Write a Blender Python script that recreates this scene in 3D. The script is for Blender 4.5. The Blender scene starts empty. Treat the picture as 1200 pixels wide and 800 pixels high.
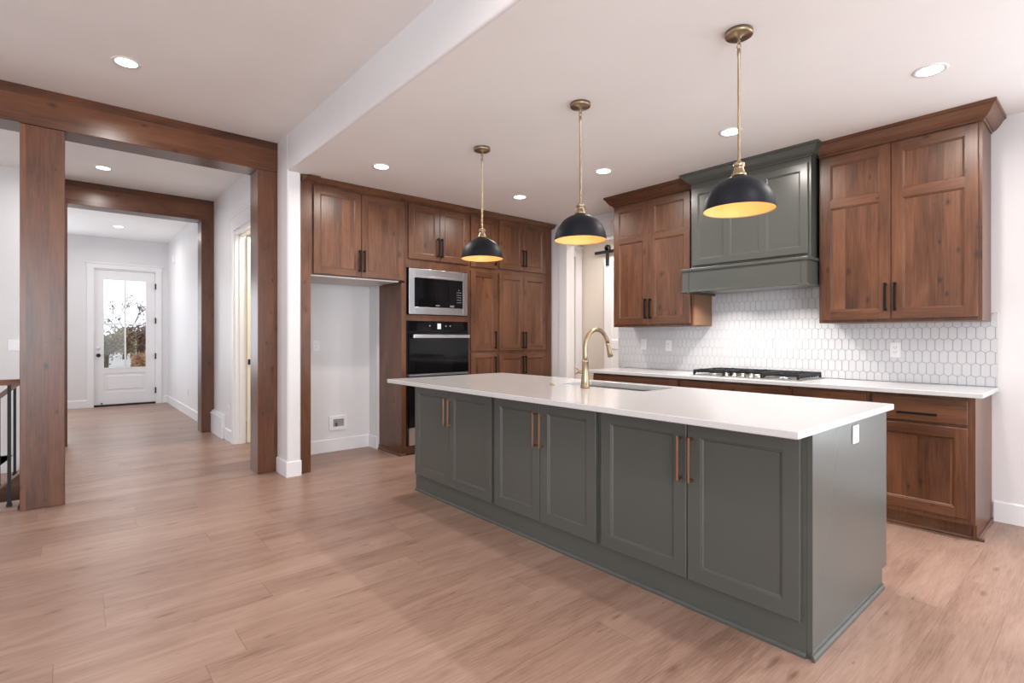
import bpy, bmesh, math, random
from mathutils import Vector, Matrix
random.seed(7)
SC = bpy.context.scene
COL = SC.collection
PI = math.pi

# ---------------------------------------------------------------- camera, world, exposure
cam_d = bpy.data.cameras.new('camera')
cam_d.sensor_width = 36.0
cam_d.lens = 36.0 * 612.0 / 1200.0
cam_d.shift_y = -4.5 / 1200.0
cam_d.clip_start = 0.05
cam_d.clip_end = 300
cam = bpy.data.objects.new('camera', cam_d)
COL.objects.link(cam)
cam.location = (0, 0, 1.25)
cam.rotation_euler = (PI / 2, 0, -math.atan2(.6511, .7590))
SC.camera = cam
SC.view_settings.view_transform = 'Standard'
SC.view_settings.look = 'None'
SC.view_settings.gamma = 1.0
SC.view_settings.use_curve_mapping = False
SC.view_settings.exposure = -0.08
SC.cycles.use_denoising = True
SC.cycles.max_bounces = 10
SC.cycles.diffuse_bounces = 6
SC.cycles.glossy_bounces = 4
SC.cycles.caustics_reflective = False
SC.cycles.caustics_refractive = False
SC.cycles.sample_clamp_indirect = 8.0

w = bpy.data.worlds.new('overcast_sky')
SC.world = w
w.use_nodes = True
bg = w.node_tree.nodes['Background']
bg.inputs[0].default_value = (0.90, 0.95, 1.0, 1)
bg.inputs[1].default_value = 2.0

CAN_W = 16.0
CAN_COL = (1.0, 0.92, 0.86)
CEIL_K, CEIL_G = 2.746, 3.07


def area(name, loc, rot, sx, sy, power, col, spread=PI, parent=None, shape='RECTANGLE'):
    l = bpy.data.lights.new(name, 'AREA')
    l.shape = shape
    l.size = sx
    if shape == 'RECTANGLE':
        l.size_y = sy
    l.energy = power
    l.color = col
    l.spread = spread
    o = bpy.data.objects.new(name, l)
    COL.objects.link(o)
    o.location = loc
    o.rotation_euler = rot
    o.parent = parent
    return o


DAY = (0.86, 0.93, 1.0)
# daylight entering through the windows behind the camera, on the far left and at the entry, plus an added stair fill
for x, e in ((-3.6, 140), (-1.0, 215), (2.9, 16)):
    area('window_daylight', (x, -3.98, 1.55), (PI / 2 + (.25 if x < 2 else 0), 0, 0), 1.9 if x < 2 else 3.2, 2.1, e, DAY)
area('window_daylight', (-5.46, 1.0, 1.6), (PI / 2, 0, -PI / 2), 2.2, 1.9, 10, DAY)
area('window_daylight', (4.80, -1.35, 1.45), (PI / 2, 0, PI / 2), 2.5, 2.1, 90, DAY)
area('window_daylight', (-1.46, 10.3, 1.6), (PI / 2, 0, -PI / 2), 1.6, 1.9, 20, DAY)
area('window_daylight', (-.71, 11.98, 1.5), (PI / 2, 0, PI), 1.2, 1.8, 30, DAY)
area('window_daylight', (-3.0, 7.68, 1.9), (PI / 2, 0, PI), 2.0, 1.8, 55, DAY)  # added fill lamp for stairs and hall; its window is made up


# ---------------------------------------------------------------- node helpers
def new_mat(name):
    m = bpy.data.materials.new(name)
    m.use_nodes = True
    nt = m.node_tree
    b = nt.nodes['Principled BSDF']
    return m, nt, b


def nd(nt, t, **kw):
    n = nt.nodes.new(t)
    for k, v in kw.items():
        setattr(n, k, v)
    return n


def lk(nt, a, b):
    nt.links.new(a, b)


def mth(nt, op, a, b=None):
    n = nt.nodes.new('ShaderNodeMath')
    n.operation = op
    for i, v in enumerate((a, b)):
        if v is None:
            continue
        if isinstance(v, (int, float)):
            n.inputs[i].default_value = v
        else:
            nt.links.new(v, n.inputs[i])
    return n.outputs[0]


def ramp(nt, fac, stops):
    r = nt.nodes.new('ShaderNodeValToRGB')
    e = r.color_ramp.elements
    while len(e) < len(stops):
        e.new(0.5)
    for i, (p, c) in enumerate(stops):
        e[i].position = p
        e[i].color = (*c, 1)
    nt.links.new(fac, r.inputs[0])
    return r.outputs[0]


def mix(nt, fac, a, b, mode='MIX'):
    n = nt.nodes.new('ShaderNodeMix')
    n.data_type = 'RGBA'
    n.blend_type = mode
    for s, v in ((n.inputs[0], fac), (n.inputs[6], a), (n.inputs[7], b)):
        if isinstance(v, (int, float)):
            s.default_value = v
        elif isinstance(v, tuple):
            s.default_value = (*v, 1)
        else:
            nt.links.new(v, s)
    return n.outputs[2]


def plain(name, col, rough=0.5, metal=0.0, spec=0.5, bump=0.0, bscale=200, coat=0.0):
    m, nt, b = new_mat(name)
    b.inputs['Roughness'].default_value = rough
    b.inputs['Metallic'].default_value = metal
    b.inputs['Specular IOR Level'].default_value = spec
    b.inputs['Coat Weight'].default_value = coat
    g = nd(nt, 'ShaderNodeNewGeometry')
    n = nd(nt, 'ShaderNodeTexNoise')
    n.inputs['Scale'].default_value = 2.3
    lk(nt, g.outputs['Position'], n.inputs['Vector'])
    c = mix(nt, n.outputs[0], tuple(v * 0.965 for v in col), tuple(min(1, v * 1.03) for v in col))
    lk(nt, c, b.inputs['Base Color'])
    if bump:
        n2 = nd(nt, 'ShaderNodeTexNoise')
        n2.inputs['Scale'].default_value = bscale
        lk(nt, g.outputs['Position'], n2.inputs['Vector'])
        bp = nd(nt, 'ShaderNodeBump')
        bp.inputs['Strength'].default_value = bump
        bp.inputs['Distance'].default_value = 0.002
        lk(nt, n2.outputs[0], bp.inputs['Height'])
        lk(nt, bp.outputs[0], b.inputs['Normal'])
    return m


def emis(name, col, s):
    m, nt, b = new_mat(name)
    b.inputs['Base Color'].default_value = (*col, 1)
    b.inputs['Emission Color'].default_value = (*col, 1)
    b.inputs['Emission Strength'].default_value = s
    return m


def wood(name, axis, strip=0.0, dark=(.026, .0095, .0045), mid=(.098, .037, .0165), lite=(.185, .078, .037), rough=.34, knots=True):
    """knotty stained alder, grain along axis (0 x, 1 y, 2 z); strip = width of glued staves"""
    m, nt, b = new_mat(name)
    g = nd(nt, 'ShaderNodeNewGeometry')
    sp = nd(nt, 'ShaderNodeSeparateXYZ')
    lk(nt, g.outputs['Position'], sp.inputs[0])
    X, Y, Z = sp.outputs
    if axis == 2:
        al, ac, ac2 = Z, mth(nt, 'ADD', X, Y), mth(nt, 'SUBTRACT', X, Y)
    elif axis == 1:
        al, ac, ac2 = Y, Z, X
    else:
        al, ac, ac2 = X, Z, Y
    off = None
    if strip:
        idx = mth(nt, 'FLOOR', mth(nt, 'DIVIDE', ac, strip))
        wn = nd(nt, 'ShaderNodeTexWhiteNoise', noise_dimensions='1D')
        lk(nt, idx, wn.inputs['W'])
        off = wn.outputs['Value']
        al = mth(nt, 'ADD', al, mth(nt, 'MULTIPLY', off, 7.0))

    def vec(sa, sc, flat=.3):
        cb = nd(nt, 'ShaderNodeCombineXYZ')
        lk(nt, mth(nt, 'MULTIPLY', al, sa), cb.inputs[0])
        lk(nt, mth(nt, 'MULTIPLY', ac, sc), cb.inputs[1])
        lk(nt, mth(nt, 'MULTIPLY', ac2, sc * flat), cb.inputs[2])
        return cb.outputs[0]

    def noise(v, s, det=4, dist=0.0, r=.55):
        n = nd(nt, 'ShaderNodeTexNoise')
        n.inputs['Scale'].default_value = s
        n.inputs['Detail'].default_value = det
        n.inputs['Roughness'].default_value = r
        n.inputs['Distortion'].default_value = dist
        lk(nt, v, n.inputs['Vector'])
        return n.outputs[0]
    broad = noise(vec(1.3, 4.2), 1.0, 5, .7, .62)
    fine = noise(vec(4.5, 95), 1.0, 4, .3)
    f = mth(nt, 'ADD', mth(nt, 'MULTIPLY', broad, .66), mth(nt, 'MULTIPLY', fine, .34))
    if off is not None:
        f = mth(nt, 'ADD', f, mth(nt, 'MULTIPLY', mth(nt, 'SUBTRACT', off, .5), .11))
    c = ramp(nt, f, [(.27, dark), (.46, mid), (.68, lite)])
    if knots:
        vo = nd(nt, 'ShaderNodeTexVoronoi')
        vo.inputs['Scale'].default_value = 1.0
        vo.inputs['Randomness'].default_value = 1.0
        vo.voronoi_dimensions = '2D'
        lk(nt, vec(3.3, 6.0), vo.inputs['Vector'])
        kn = mth(nt, 'ADD', vo.outputs['Distance'], mth(nt, 'MULTIPLY', mth(nt, 'SUBTRACT', fine, .5), .05))
        wn2 = nd(nt, 'ShaderNodeSeparateColor')
        lk(nt, vo.outputs['Color'], wn2.inputs[0])
        rad = mth(nt, 'MULTIPLY', mth(nt, 'POWER', wn2.outputs[0], 1.9), .16)
        k1 = mth(nt, 'SUBTRACT', 1.0, mth(nt, 'DIVIDE', kn, mth(nt, 'ADD', rad, .001)))
        k1 = nt_clamp(nt, k1)
        c = mix(nt, mth(nt, 'MULTIPLY', k1, .8), c, tuple(v * .45 for v in dark))
    lk(nt, c, b.inputs['Base Color'])
    b.inputs['Roughness'].default_value = rough
    bp = nd(nt, 'ShaderNodeBump')
    bp.inputs['Strength'].default_value = .12
    bp.inputs['Distance'].default_value = .002
    lk(nt, fine, bp.inputs['Height'])
    lk(nt, bp.outputs[0], b.inputs['Normal'])
    return m


def nt_clamp(nt, v):
    n = nt.nodes.new('ShaderNodeClamp')
    nt.links.new(v, n.inputs[0])
    return n.outputs[0]


def floor_mat():
    m, nt, b = new_mat('oak_plank_floor')
    g = nd(nt, 'ShaderNodeNewGeometry')
    sp = nd(nt, 'ShaderNodeSeparateXYZ')
    lk(nt, g.outputs['Position'], sp.inputs[0])
    X, Y, Z = sp.outputs
    W, L = .194, 1.52
    yr = mth(nt, 'DIVIDE', mth(nt, 'ADD', Y, 20.035), W)
    row = mth(nt, 'FLOOR', yr)
    wn = nd(nt, 'ShaderNodeTexWhiteNoise', noise_dimensions='1D')
    lk(nt, row, wn.inputs['W'])
    xr = mth(nt, 'DIVIDE', mth(nt, 'ADD', mth(nt, 'ADD', X, 40.0), mth(nt, 'MULTIPLY', wn.outputs['Value'], L * 3)), L)
    pid = mth(nt, 'FLOOR', xr)
    cb = nd(nt, 'ShaderNodeCombineXYZ')
    lk(nt, row, cb.inputs[0])
    lk(nt, pid, cb.inputs[1])
    wn2 = nd(nt, 'ShaderNodeTexWhiteNoise', noise_dimensions='3D')
    lk(nt, cb.outputs[0], wn2.inputs['Vector'])
    rnd = wn2.outputs['Value']

    def vec(sa, sc, k):
        c = nd(nt, 'ShaderNodeCombineXYZ')
        lk(nt, mth(nt, 'ADD', mth(nt, 'MULTIPLY', X, sa), mth(nt, 'MULTIPLY', rnd, k)), c.inputs[0])
        lk(nt, mth(nt, 'MULTIPLY', Y, sc), c.inputs[1])
        lk(nt, mth(nt, 'MULTIPLY', rnd, 13.0), c.inputs[2])
        return c.outputs[0]

    def noise(v, det, dist, r=.6):
        n = nd(nt, 'ShaderNodeTexNoise')
        n.inputs['Scale'].default_value = 1.0
        n.inputs['Detail'].default_value = det
        n.inputs['Roughness'].default_value = r
        n.inputs['Distortion'].default_value = dist
        lk(nt, v, n.inputs['Vector'])
        return n.outputs[0]
    broad = noise(vec(1.5, 10, 31), 5, 1.0, .65)
    fine = noise(vec(7.0, 150, 77), 4, .4, .65)
    f = mth(nt, 'ADD', mth(nt, 'MULTIPLY', broad, .55), mth(nt, 'MULTIPLY', fine, .45))
    f = mth(nt, 'ADD', f, mth(nt, 'MULTIPLY', mth(nt, 'SUBTRACT', rnd, .5), .13))
    c = ramp(nt, f, [(.28, (.175, .100, .071)), (.47, (.305, .190, .143)), (.67, (.400, .268, .208))])
    # small knots
    vo = nd(nt, 'ShaderNodeTexVoronoi')
    vo.inputs['Scale'].default_value = 1.0
    vo.voronoi_dimensions = '2D'
    lk(nt, vec(2.0, 6.2, 5), vo.inputs['Vector'])
    sc_ = nd(nt, 'ShaderNodeSeparateColor')
    lk(nt, vo.outputs['Color'], sc_.inputs[0])
    rad = mth(nt, 'MULTIPLY', mth(nt, 'POWER', sc_.outputs[0], 2.6), .15)
    k = nt_clamp(nt, mth(nt, 'SUBTRACT', 1.0, mth(nt, 'DIVIDE', mth(nt, 'ADD', vo.outputs['Distance'], mth(nt, 'MULTIPLY', mth(nt, 'SUBTRACT', fine, .5), .12)), mth(nt, 'ADD', rad, .001))))
    c = mix(nt, mth(nt, 'MULTIPLY', k, .75), c, (.13, .062, .04))
    # seams between planks
    fy = mth(nt, 'FRACT', yr)
    fx = mth(nt, 'FRACT', xr)
    ey = mth(nt, 'MULTIPLY', mth(nt, 'MINIMUM', fy, mth(nt, 'SUBTRACT', 1.0, fy)), W)
    ex = mth(nt, 'MULTIPLY', mth(nt, 'MINIMUM', fx, mth(nt, 'SUBTRACT', 1.0, fx)), L)
    s = mth(nt, 'MAXIMUM', mth(nt, 'LESS_THAN', ey, .0009), mth(nt, 'LESS_THAN', ex, .0015))
    c = mix(nt, mth(nt, 'MULTIPLY', s, .55), c, (.12, .07, .05))
    lk(nt, c, b.inputs['Base Color'])
    b.inputs['Roughness'].default_value = .36
    b.inputs['Specular IOR Level'].default_value = .42
    h = mth(nt, 'SUBTRACT', mth(nt, 'MULTIPLY', fine, .35), s)
    bp = nd(nt, 'ShaderNodeBump')
    bp.inputs['Strength'].default_value = .18
    bp.inputs['Distance'].default_value = .002
    lk(nt, h, bp.inputs['Height'])
    lk(nt, bp.outputs[0], b.inputs['Normal'])
    return m


def quartz_mat():
    m, nt, b = new_mat('white_quartz')
    g = nd(nt, 'ShaderNodeNewGeometry')
    n = nd(nt, 'ShaderNodeTexNoise')
    n.inputs['Scale'].default_value = 260
    n.inputs['Detail'].default_value = 2
    lk(nt, g.outputs['Position'], n.inputs['Vector'])
    c = ramp(nt, n.outputs[0], [(.35, (.555, .55, .55)), (.62, (.60, .595, .595))])
    lk(nt, c, b.inputs['Base Color'])
    b.inputs['Roughness'].default_value = .13
    return m


def glass_mat(name='clear_glass', rough=0.0):
    m, nt, b = new_mat(name)
    out = [n for n in nt.nodes if n.type == 'OUTPUT_MATERIAL'][0]
    tr = nd(nt, 'ShaderNodeBsdfTransparent')
    gl = nd(nt, 'ShaderNodeBsdfGlossy')
    gl.inputs['Roughness'].default_value = 0.02
    fr = nd(nt, 'ShaderNodeFresnel')
    mx = nd(nt, 'ShaderNodeMixShader')
    lk(nt, fr.outputs[0], mx.inputs[0])
    lk(nt, tr.outputs[0], mx.inputs[1])
    lk(nt, gl.outputs[0], mx.inputs[2])
    lk(nt, mx.outputs[0], out.inputs[0])
    return m


M = {}
M['floor'] = floor_mat()
M['wall'] = plain('white_wall_paint', (.74, .735, .745), .45, bump=.08)
M['ceil'] = plain('ceiling_paint', (.90, .895, .89), .8, bump=.15, bscale=60)
M['trim'] = plain('white_trim_paint', (.80, .80, .815), .3)
M['woodZ'] = wood('alder_vertical_grain', 2)
M['woodY'] = wood('alder_grain_y', 1)
M['woodX'] = wood('alder_grain_x', 0)
M['woodP'] = wood('alder_glued_staves', 2, strip=.083)
PD, PM, PL = (.030, .0100, .0045), (.100, .035, .0150), (.175, .067, .029)
M['postZ'] = wood('beam_wrap_vertical', 2, strip=.13, dark=PD, mid=PM, lite=PL, rough=.3)
M['postX'] = wood('beam_wrap_horizontal', 0, strip=.15, dark=PD, mid=PM, lite=PL, rough=.3)
M['green'] = plain('olive_grey_paint', (.078, .082, .073), .27)
M['quartz'] = quartz_mat()
M['brass'] = plain('champagne_brass', (.37, .29, .19), .33, 1.0)
M['copper'] = plain('rose_bronze', (.52, .29, .18), .32, 1.0)
M['black'] = plain('matte_black', (.012, .012, .014), .42)
M['iron'] = plain('cast_iron', (.012, .0125, .014), .55, 0, .3)
M['bronze'] = plain('dark_bronze', (.022, .016, .013), .38, .6)
M['pull'] = plain('black_pull', (.008, .007, .007), .55, 0, .15)
M['steel'] = plain('brushed_steel', (.56, .56, .58), .28, 1.0)
M['dsteel'] = plain('sink_steel', (.40, .38, .35), .33, 1.0)
M['bglass'] = plain('black_glass', (.004, .004, .005), .06, 0, .28)
M['shade'] = plain('shade_black', (.007, .0085, .013), .5, spec=.18)
M['gold'] = plain('shade_gold_lining', (.62, .42, .19), .5, .2)
M['white'] = plain('white_plastic', (.82, .82, .83), .3)
M['slot'] = plain('dark_slot', (.03, .03, .03), .5)
M['grey'] = plain('keypad_grey', (.30, .30, .31), .4)
M['tile'] = plain('white_glazed_tile', (.64, .64, .655), .17)
M['grout'] = plain('grey_grout', (.43, .42, .42), .85)
M['lens'] = emis('light_lens', (1.0, .96, .90), 14)
M['bulb'] = emis('warm_bulb', (1.0, .76, .42), 9)
M['led'] = emis('hood_led', (1.0, .95, .88), 14)
M['display'] = emis('oven_display', (.55, .60, .66), .55)
M['glass'] = glass_mat()
M['maple'] = plain('cabinet_side_melamine', (.21, .105, .05), .4)
M['whitebox'] = plain('white_melamine', (.72, .70, .68), .4)
M['cream'] = plain('cream_paint', (.70, .64, .57), .6)
M['warmroom'] = plain('warm_room_paint', (.84, .79, .66), .6)
M['snow'] = plain('pale_ground', (.34, .33, .32), .9)
M['bark'] = plain('bark', (.08, .06, .05), .9)
M['leafA'] = plain('dry_leaves_ochre', (.20, .145, .075), .8)
M['leafB'] = plain('dry_leaves_rust', (.16, .095, .07), .8)
M['leafC'] = plain('hedge_leaves_orange', (.36, .20, .10), .8)
M['roofing'] = plain('shed_siding', (.30, .18, .10), .8)
M['tread'] = M['floor']


# ---------------------------------------------------------------- mesh builder
class MB:
    def __init__(self):
        self.v, self.f, self.mi, self.sm = [], [], [], []

    def add(self, vs, fs, mi=0, smooth=False):
        o = len(self.v)
        self.v += [tuple(p) for p in vs]
        for i, f in enumerate(fs):
            self.f.append(tuple(o + k for k in f))
            self.mi.append(mi[i] if isinstance(mi, list) else mi)
            self.sm.append(smooth)

    def box(self, x0, x1, y0, y1, z0, z1, bev=0.0, mi=0):
        x0, x1 = min(x0, x1), max(x0, x1)
        y0, y1 = min(y0, y1), max(y0, y1)
        z0, z1 = min(z0, z1), max(z0, z1)
        if not bev:
            vs = [(x, y, z) for z in (z0, z1) for y in (y0, y1) for x in (x0, x1)]
            self.add(vs, [(0, 2, 3, 1), (4, 5, 7, 6), (0, 1, 5, 4), (2, 6, 7, 3), (0, 4, 6, 2), (1, 3, 7, 5)], mi)
            return self
        bm = bmesh.new()
        bmesh.ops.create_cube(bm, size=1.0)
        for p in bm.verts:
            p.co = Vector(((x0 + x1) / 2 + p.co.x * (x1 - x0), (y0 + y1) / 2 + p.co.y * (y1 - y0), (z0 + z1) / 2 + p.co.z * (z1 - z0)))
        bmesh.ops.bevel(bm, geom=list(bm.edges), offset=bev, segments=2, affect='EDGES', profile=.5)
        bm.verts.index_update()
        self.add([p.co[:] for p in bm.verts], [[p.index for p in f.verts] for f in bm.faces], mi)
        bm.free()
        return self

    def lathe(self, c, prof, n=32, axis='z', mi=0, smooth=True, close=False):
        """profile of (radius, height) about an axis through c"""
        vs, fs = [], []
        m = len(prof)
        for (r, h) in prof:
            for k in range(n):
                a = 2 * PI * k / n
                p = (r * math.cos(a), r * math.sin(a), h)
                if axis == 'x':
                    p = (p[2], p[0], p[1])
                elif axis == 'y':
                    p = (p[1], p[2], p[0])
                vs.append((c[0] + p[0], c[1] + p[1], c[2] + p[2]))
        for i in range(m - 1 + (1 if close else 0)):
            for k in range(n):
                a, b2 = i * n + k, i * n + (k + 1) % n
                d, e = ((i + 1) % m) * n + k, ((i + 1) % m) * n + (k + 1) % n
                fs.append((a, b2, e, d))
        if not close:
            if prof[0][0] > 1e-6:
                fs.append(tuple(range(n - 1, -1, -1)))
            if prof[-1][0] > 1e-6:
                fs.append(tuple((m - 1) * n + k for k in range(n)))
        self.add(vs, fs, mi, smooth)
        return self

    def tube(self, pts, r, n=12, mi=0, cap=True):
        pts = [Vector(p) for p in pts]
        rs = r if isinstance(r, (list, tuple)) else [r] * len(pts)
        vs, fs = [], []
        up = None
        for i, p in enumerate(pts):
            t = (pts[min(i + 1, len(pts) - 1)] - pts[max(i - 1, 0)]).normalized()
            if up is None:
                up = Vector((0, 0, 1)) if abs(t.z) < .9 else Vector((1, 0, 0))
            s = t.cross(up).normalized()
            up = s.cross(t).normalized()
            for k in range(n):
                a = 2 * PI * k / n
                vs.append(p + rs[i] * (math.cos(a) * s + math.sin(a) * up))
        for i in range(len(pts) - 1):
            for k in range(n):
                fs.append((i * n + k, i * n + (k + 1) % n, (i + 1) * n + (k + 1) % n, (i + 1) * n + k))
        if cap:
            fs.append(tuple(range(n - 1, -1, -1)))
            fs.append(tuple((len(pts) - 1) * n + k for k in range(n)))
        self.add(vs, fs, mi, True)
        return self

    def sweep(self, prof, path, mi=0):
        """profile of (out, z) pushed along a horizontal path; out is to the left of travel; mitred corners"""
        P = [Vector(p) for p in path]
        n = len(prof)
        vs, fs = [], []
        for i, p in enumerate(P):
            if i == 0:
                d1 = d2 = (P[1] - P[0]).normalized()
            elif i == len(P) - 1:
                d1 = d2 = (P[i] - P[i - 1]).normalized()
            else:
                d1, d2 = (P[i] - P[i - 1]).normalized(), (P[i + 1] - P[i]).normalized()
            n1, n2 = Vector((-d1.y, d1.x)), Vector((-d2.y, d2.x))
            mv = (n1 + n2)
            mv = mv / max(1e-6, (1 + n1.dot(n2)))
            for (o, z) in prof:
                vs.append((p.x + mv.x * o, p.y + mv.y * o, z))
        for i in range(len(P) - 1):
            for k in range(n):
                fs.append((i * n + k, i * n + (k + 1) % n, (i + 1) * n + (k + 1) % n, (i + 1) * n + k))
        fs.append(tuple(range(n)))
        fs.append(tuple((len(P) - 1) * n + k for k in range(n - 1, -1, -1)))
        self.add(vs, fs, mi)
        return self

    def extrude(self, poly, h0, h1, fn, mi=0):
        """polygon (a, b) pushed from h0 to h1; fn(a, b, h) -> xyz"""
        n = len(poly)
        vs = [fn(a, b, h0) for a, b in poly] + [fn(a, b, h1) for a, b in poly]
        fs = [tuple(range(n - 1, -1, -1)), tuple(range(n, 2 * n))]
        fs += [(k, (k + 1) % n, n + (k + 1) % n, n + k) for k in range(n)]
        self.add(vs, fs, mi)
        return self

    def build(self, name, mats, parent=None):
        off = Vector((0, 0, 0))
        q = parent
        while q is not None:
            off = off + Vector(q.location)
            q = q.parent
        me = bpy.data.meshes.new(name)
        me.from_pydata([Vector(p) - off for p in self.v], [], self.f)
        for mt in (mats if isinstance(mats, (list, tuple)) else [mats]):
            me.materials.append(mt)
        me.polygons.foreach_set('material_index', self.mi)
        me.polygons.foreach_set('use_smooth', self.sm)
        bm = bmesh.new()
        bm.from_mesh(me)
        bmesh.ops.recalc_face_normals(bm, faces=list(bm.faces))
        bm.to_mesh(me)
        bm.free()
        me.update()
        o = bpy.data.objects.new(name, me)
        COL.objects.link(o)
        o.parent = parent
        return o


def thing(name, label, cat, loc, group=None):
    o = bpy.data.objects.new(name, None)
    o.empty_display_size = .1
    COL.objects.link(o)
    o.location = loc
    return tag(o, label, cat, group)


def tag(o, label, cat, group=None, kind=None):
    o['label'] = label
    o['category'] = cat
    if group:
        o['group'] = group
    if kind:
        o['kind'] = kind
    return o


def single(mb, name, mats, loc, label, cat, group=None, kind=None):
    """a thing that is one mesh, with its origin at loc"""
    mb.v = [tuple(Vector(p) - Vector(loc)) for p in mb.v]
    o = mb.build(name, mats)
    o.location = loc
    return tag(o, label, cat, group, kind)


def struct(name, mb, mats, parent=None):
    o = mb.build(name, mats, parent)
    if parent is None:
        o['kind'] = 'structure'
    return o


def copy_tree(o, parent=None):
    c = o.copy()
    COL.objects.link(c)
    c.parent = parent
    for ch in list(o.children):
        copy_tree(ch, c)
    return c


# =============================================================== THE SETTING
# floor: planks run along x; a stair well is left open on the left
m = MB()
m.box(-5.6, 7.0, -4.1, 5.20, -.12, 0)
m.box(-.25, 7.0, 5.20, 7.70, -.12, 0)
m.box(-5.6, 7.0, 7.70, 12.1, -.12, 0)
struct('floor', m, M['floor'])
m = MB().box(-5.6, 1.52, -4.1, 12.1, CEIL_G, CEIL_G + .12)
struct('ceiling', m, M['ceil'])
m = MB().box(1.54, 7.0, -4.1, 4.86, CEIL_K, CEIL_K + .12)
m.box(1.64, 7.0, 4.86, 5.74, CEIL_K, CEIL_K + .12)
struct('ceiling_kitchen', m, M['ceil'])
m = MB().box(1.64, 4.2, 5.86, 9.0, CEIL_K, CEIL_K + .1)
struct('ceiling_side_room', m, M['ceil'])

# dropped edge between great room and kitchen, with softly rounded corner
m = MB()
R = .02
arc = [(1.52 + R - R * math.cos(a), CEIL_K + R - R * math.sin(a)) for a in [PI / 2 * k / 5 for k in range(6)]]
poly = [(1.52, CEIL_G + .12)] + arc[:-1] + [(1.54, CEIL_K), (1.54, CEIL_G + .12)]
m.extrude(poly, -4.1, 4.86, lambda a, b2, h: (a, h, b2))
struct('wall_soffit', m, M['wall'])

# wall between kitchen / side room and the hall, with a doorway
m = MB()
c = .012
poly = [(1.52 + c, 4.86), (1.638 - c, 4.86), (1.638, 4.86 + c), (1.638, 5.93), (1.52, 5.93), (1.52, 4.86 + c)]
m.extrude(poly, 0, CEIL_G, lambda a, b2, h: (a, b2, h))
m.box(1.52, 1.638, 5.93, 6.77, 2.47, CEIL_G)
m.box(1.52, 1.638, 6.77, 12.0, 0, CEIL_G)
struct('wall_hall', m, M['wall'])
# niche / back wall of the kitchen
m = MB().box(1.638, 7.0, 5.65, 5.75, 0, CEIL_K + .05)
m.box(2.675, 2.80, 5.45, 5.65, 0, CEIL_K)
struct('wall_back', m, M['wall'])
# range wall; set back where the passage opens
m = MB()
m.box(4.83, 4.95, -.05, 3.76, 0, CEIL_K)
m.box(4.83, 4.95, -4.1, -2.65, 0, CEIL_K)
m.box(4.83, 4.95, -2.65, -.05, 0, .35).box(4.83, 4.95, -2.65, -.05, 2.55, CEIL_K)
struct('wall_range', m, M['wall'])
m = MB()
m.box(4.95, 5.07, 2.9, 3.78, 0, CEIL_K)
m.box(4.95, 5.07, 4.68, 5.65, 0, CEIL_K)
m.box(4.95, 5.07, 3.78, 4.68, 2.47, CEIL_K)
struct('wall_passage', m, M['wall'])
m = MB()
m.box(6.20, 6.32, 2.9, 5.65, 0, CEIL_K)
m.box(5.07, 6.2, 2.9, 3.0, 0, CEIL_K)
m.box(5.07, 5.30, 5.53, 5.65, 0, CEIL_K)
m.box(6.06, 6.20, 5.53, 5.65, 0, CEIL_K)
m.box(5.30, 6.06, 5.53, 5.65, 2.51, CEIL_K)
struct('wall_mudroom', m, M['cream'])
m = MB()
m.box(1.638, 4.2, 8.5, 8.6, 0, CEIL_K)
m.box(4.1, 4.2, 5.86, 8.5, 0, CEIL_K)
m.box(1.638, 4.2, 5.76, 5.86, 0, CEIL_K)
struct('wall_side_room', m, M['warmroom'])
# entry wall with door opening
m = MB()
m.box(-1.6, -1.31, 12.0, 12.14, 0, CEIL_G).box(-.11, .40, 12.0, 12.14, 0, CEIL_G)
m.box(-1.31, -.11, 12.0, 12.14, 0, .6).box(-1.31, -.11, 12.0, 12.14, 2.4, CEIL_G)
m.box(1.33, 1.64, 12.0, 12.14, 0, CEIL_G)
m.box(.40, 1.33, 12.0, 12.14, 2.49, CEIL_G)
struct('wall_entry', m, M['wall'])
# left side of entry with a window opening
m = MB()
m.box(-1.6, -1.5, 7.82, 9.5, 0, CEIL_G)
m.box(-1.6, -1.5, 11.1, 12.0, 0, CEIL_G)
m.box(-1.6, -1.5, 9.5, 11.1, 0, .65)
m.box(-1.6, -1.5, 9.5, 11.1, 2.55, CEIL_G)
struct('wall_entry_left', m, M['wall'])
# wall behind the stairs
m = MB().box(-5.6, -4.0, 7.70, 7.82, -2.6, CEIL_G)
m.box(-2.0, -.04, 7.70, 7.82, -2.6, CEIL_G)
m.box(-4.0, -2.0, 7.70, 7.82, -2.6, 1.0).box(-4.0, -2.0, 7.70, 7.82, 2.8, CEIL_G)  # opening made for the added stair fill lamp
struct('wall_stairs', m, M['wall'])
m = MB()
m.box(-5.6, -.25, 5.06, 5.19, -2.6, -.12)
m.box(-.25, -.15, 5.06, 7.82, -2.6, -.12)
struct('wall_stair_well', m, M['wall'])
m = MB().box(-5.6, -.15, 5.06, 7.82, -2.75, -2.6)
struct('floor_lower', m, M['floor'])
# rear and far left walls of the great room (behind the camera), with window openings
m = MB()
xs = [-5.6, -4.55, -2.65, -1.95, -.05, 1.25, 4.55, 4.95]
for i in range(0, 7, 2):
    m.box(xs[i], xs[i + 1], -4.1, -4.0, 0, CEIL_G)
for i in range(1, 7, 2):
    m.box(xs[i], xs[i + 1], -4.1, -4.0, 0, .45)
    m.box(xs[i], xs[i + 1], -4.1, -4.0, 2.65, CEIL_G)
struct('wall_rear', m, M['wall'])
m = MB()
m.box(-5.6, -5.5, -4.1, -.2, 0, CEIL_G)
m.box(-5.6, -5.5, 2.2, 7.82, -2.6, CEIL_G)
m.box(-5.6, -5.5, -.2, 2.2, 0, .6)
m.box(-5.6, -5.5, -.2, 2.2, 2.6, CEIL_G)
struct('wall_left', m, M['wall'])
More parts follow.
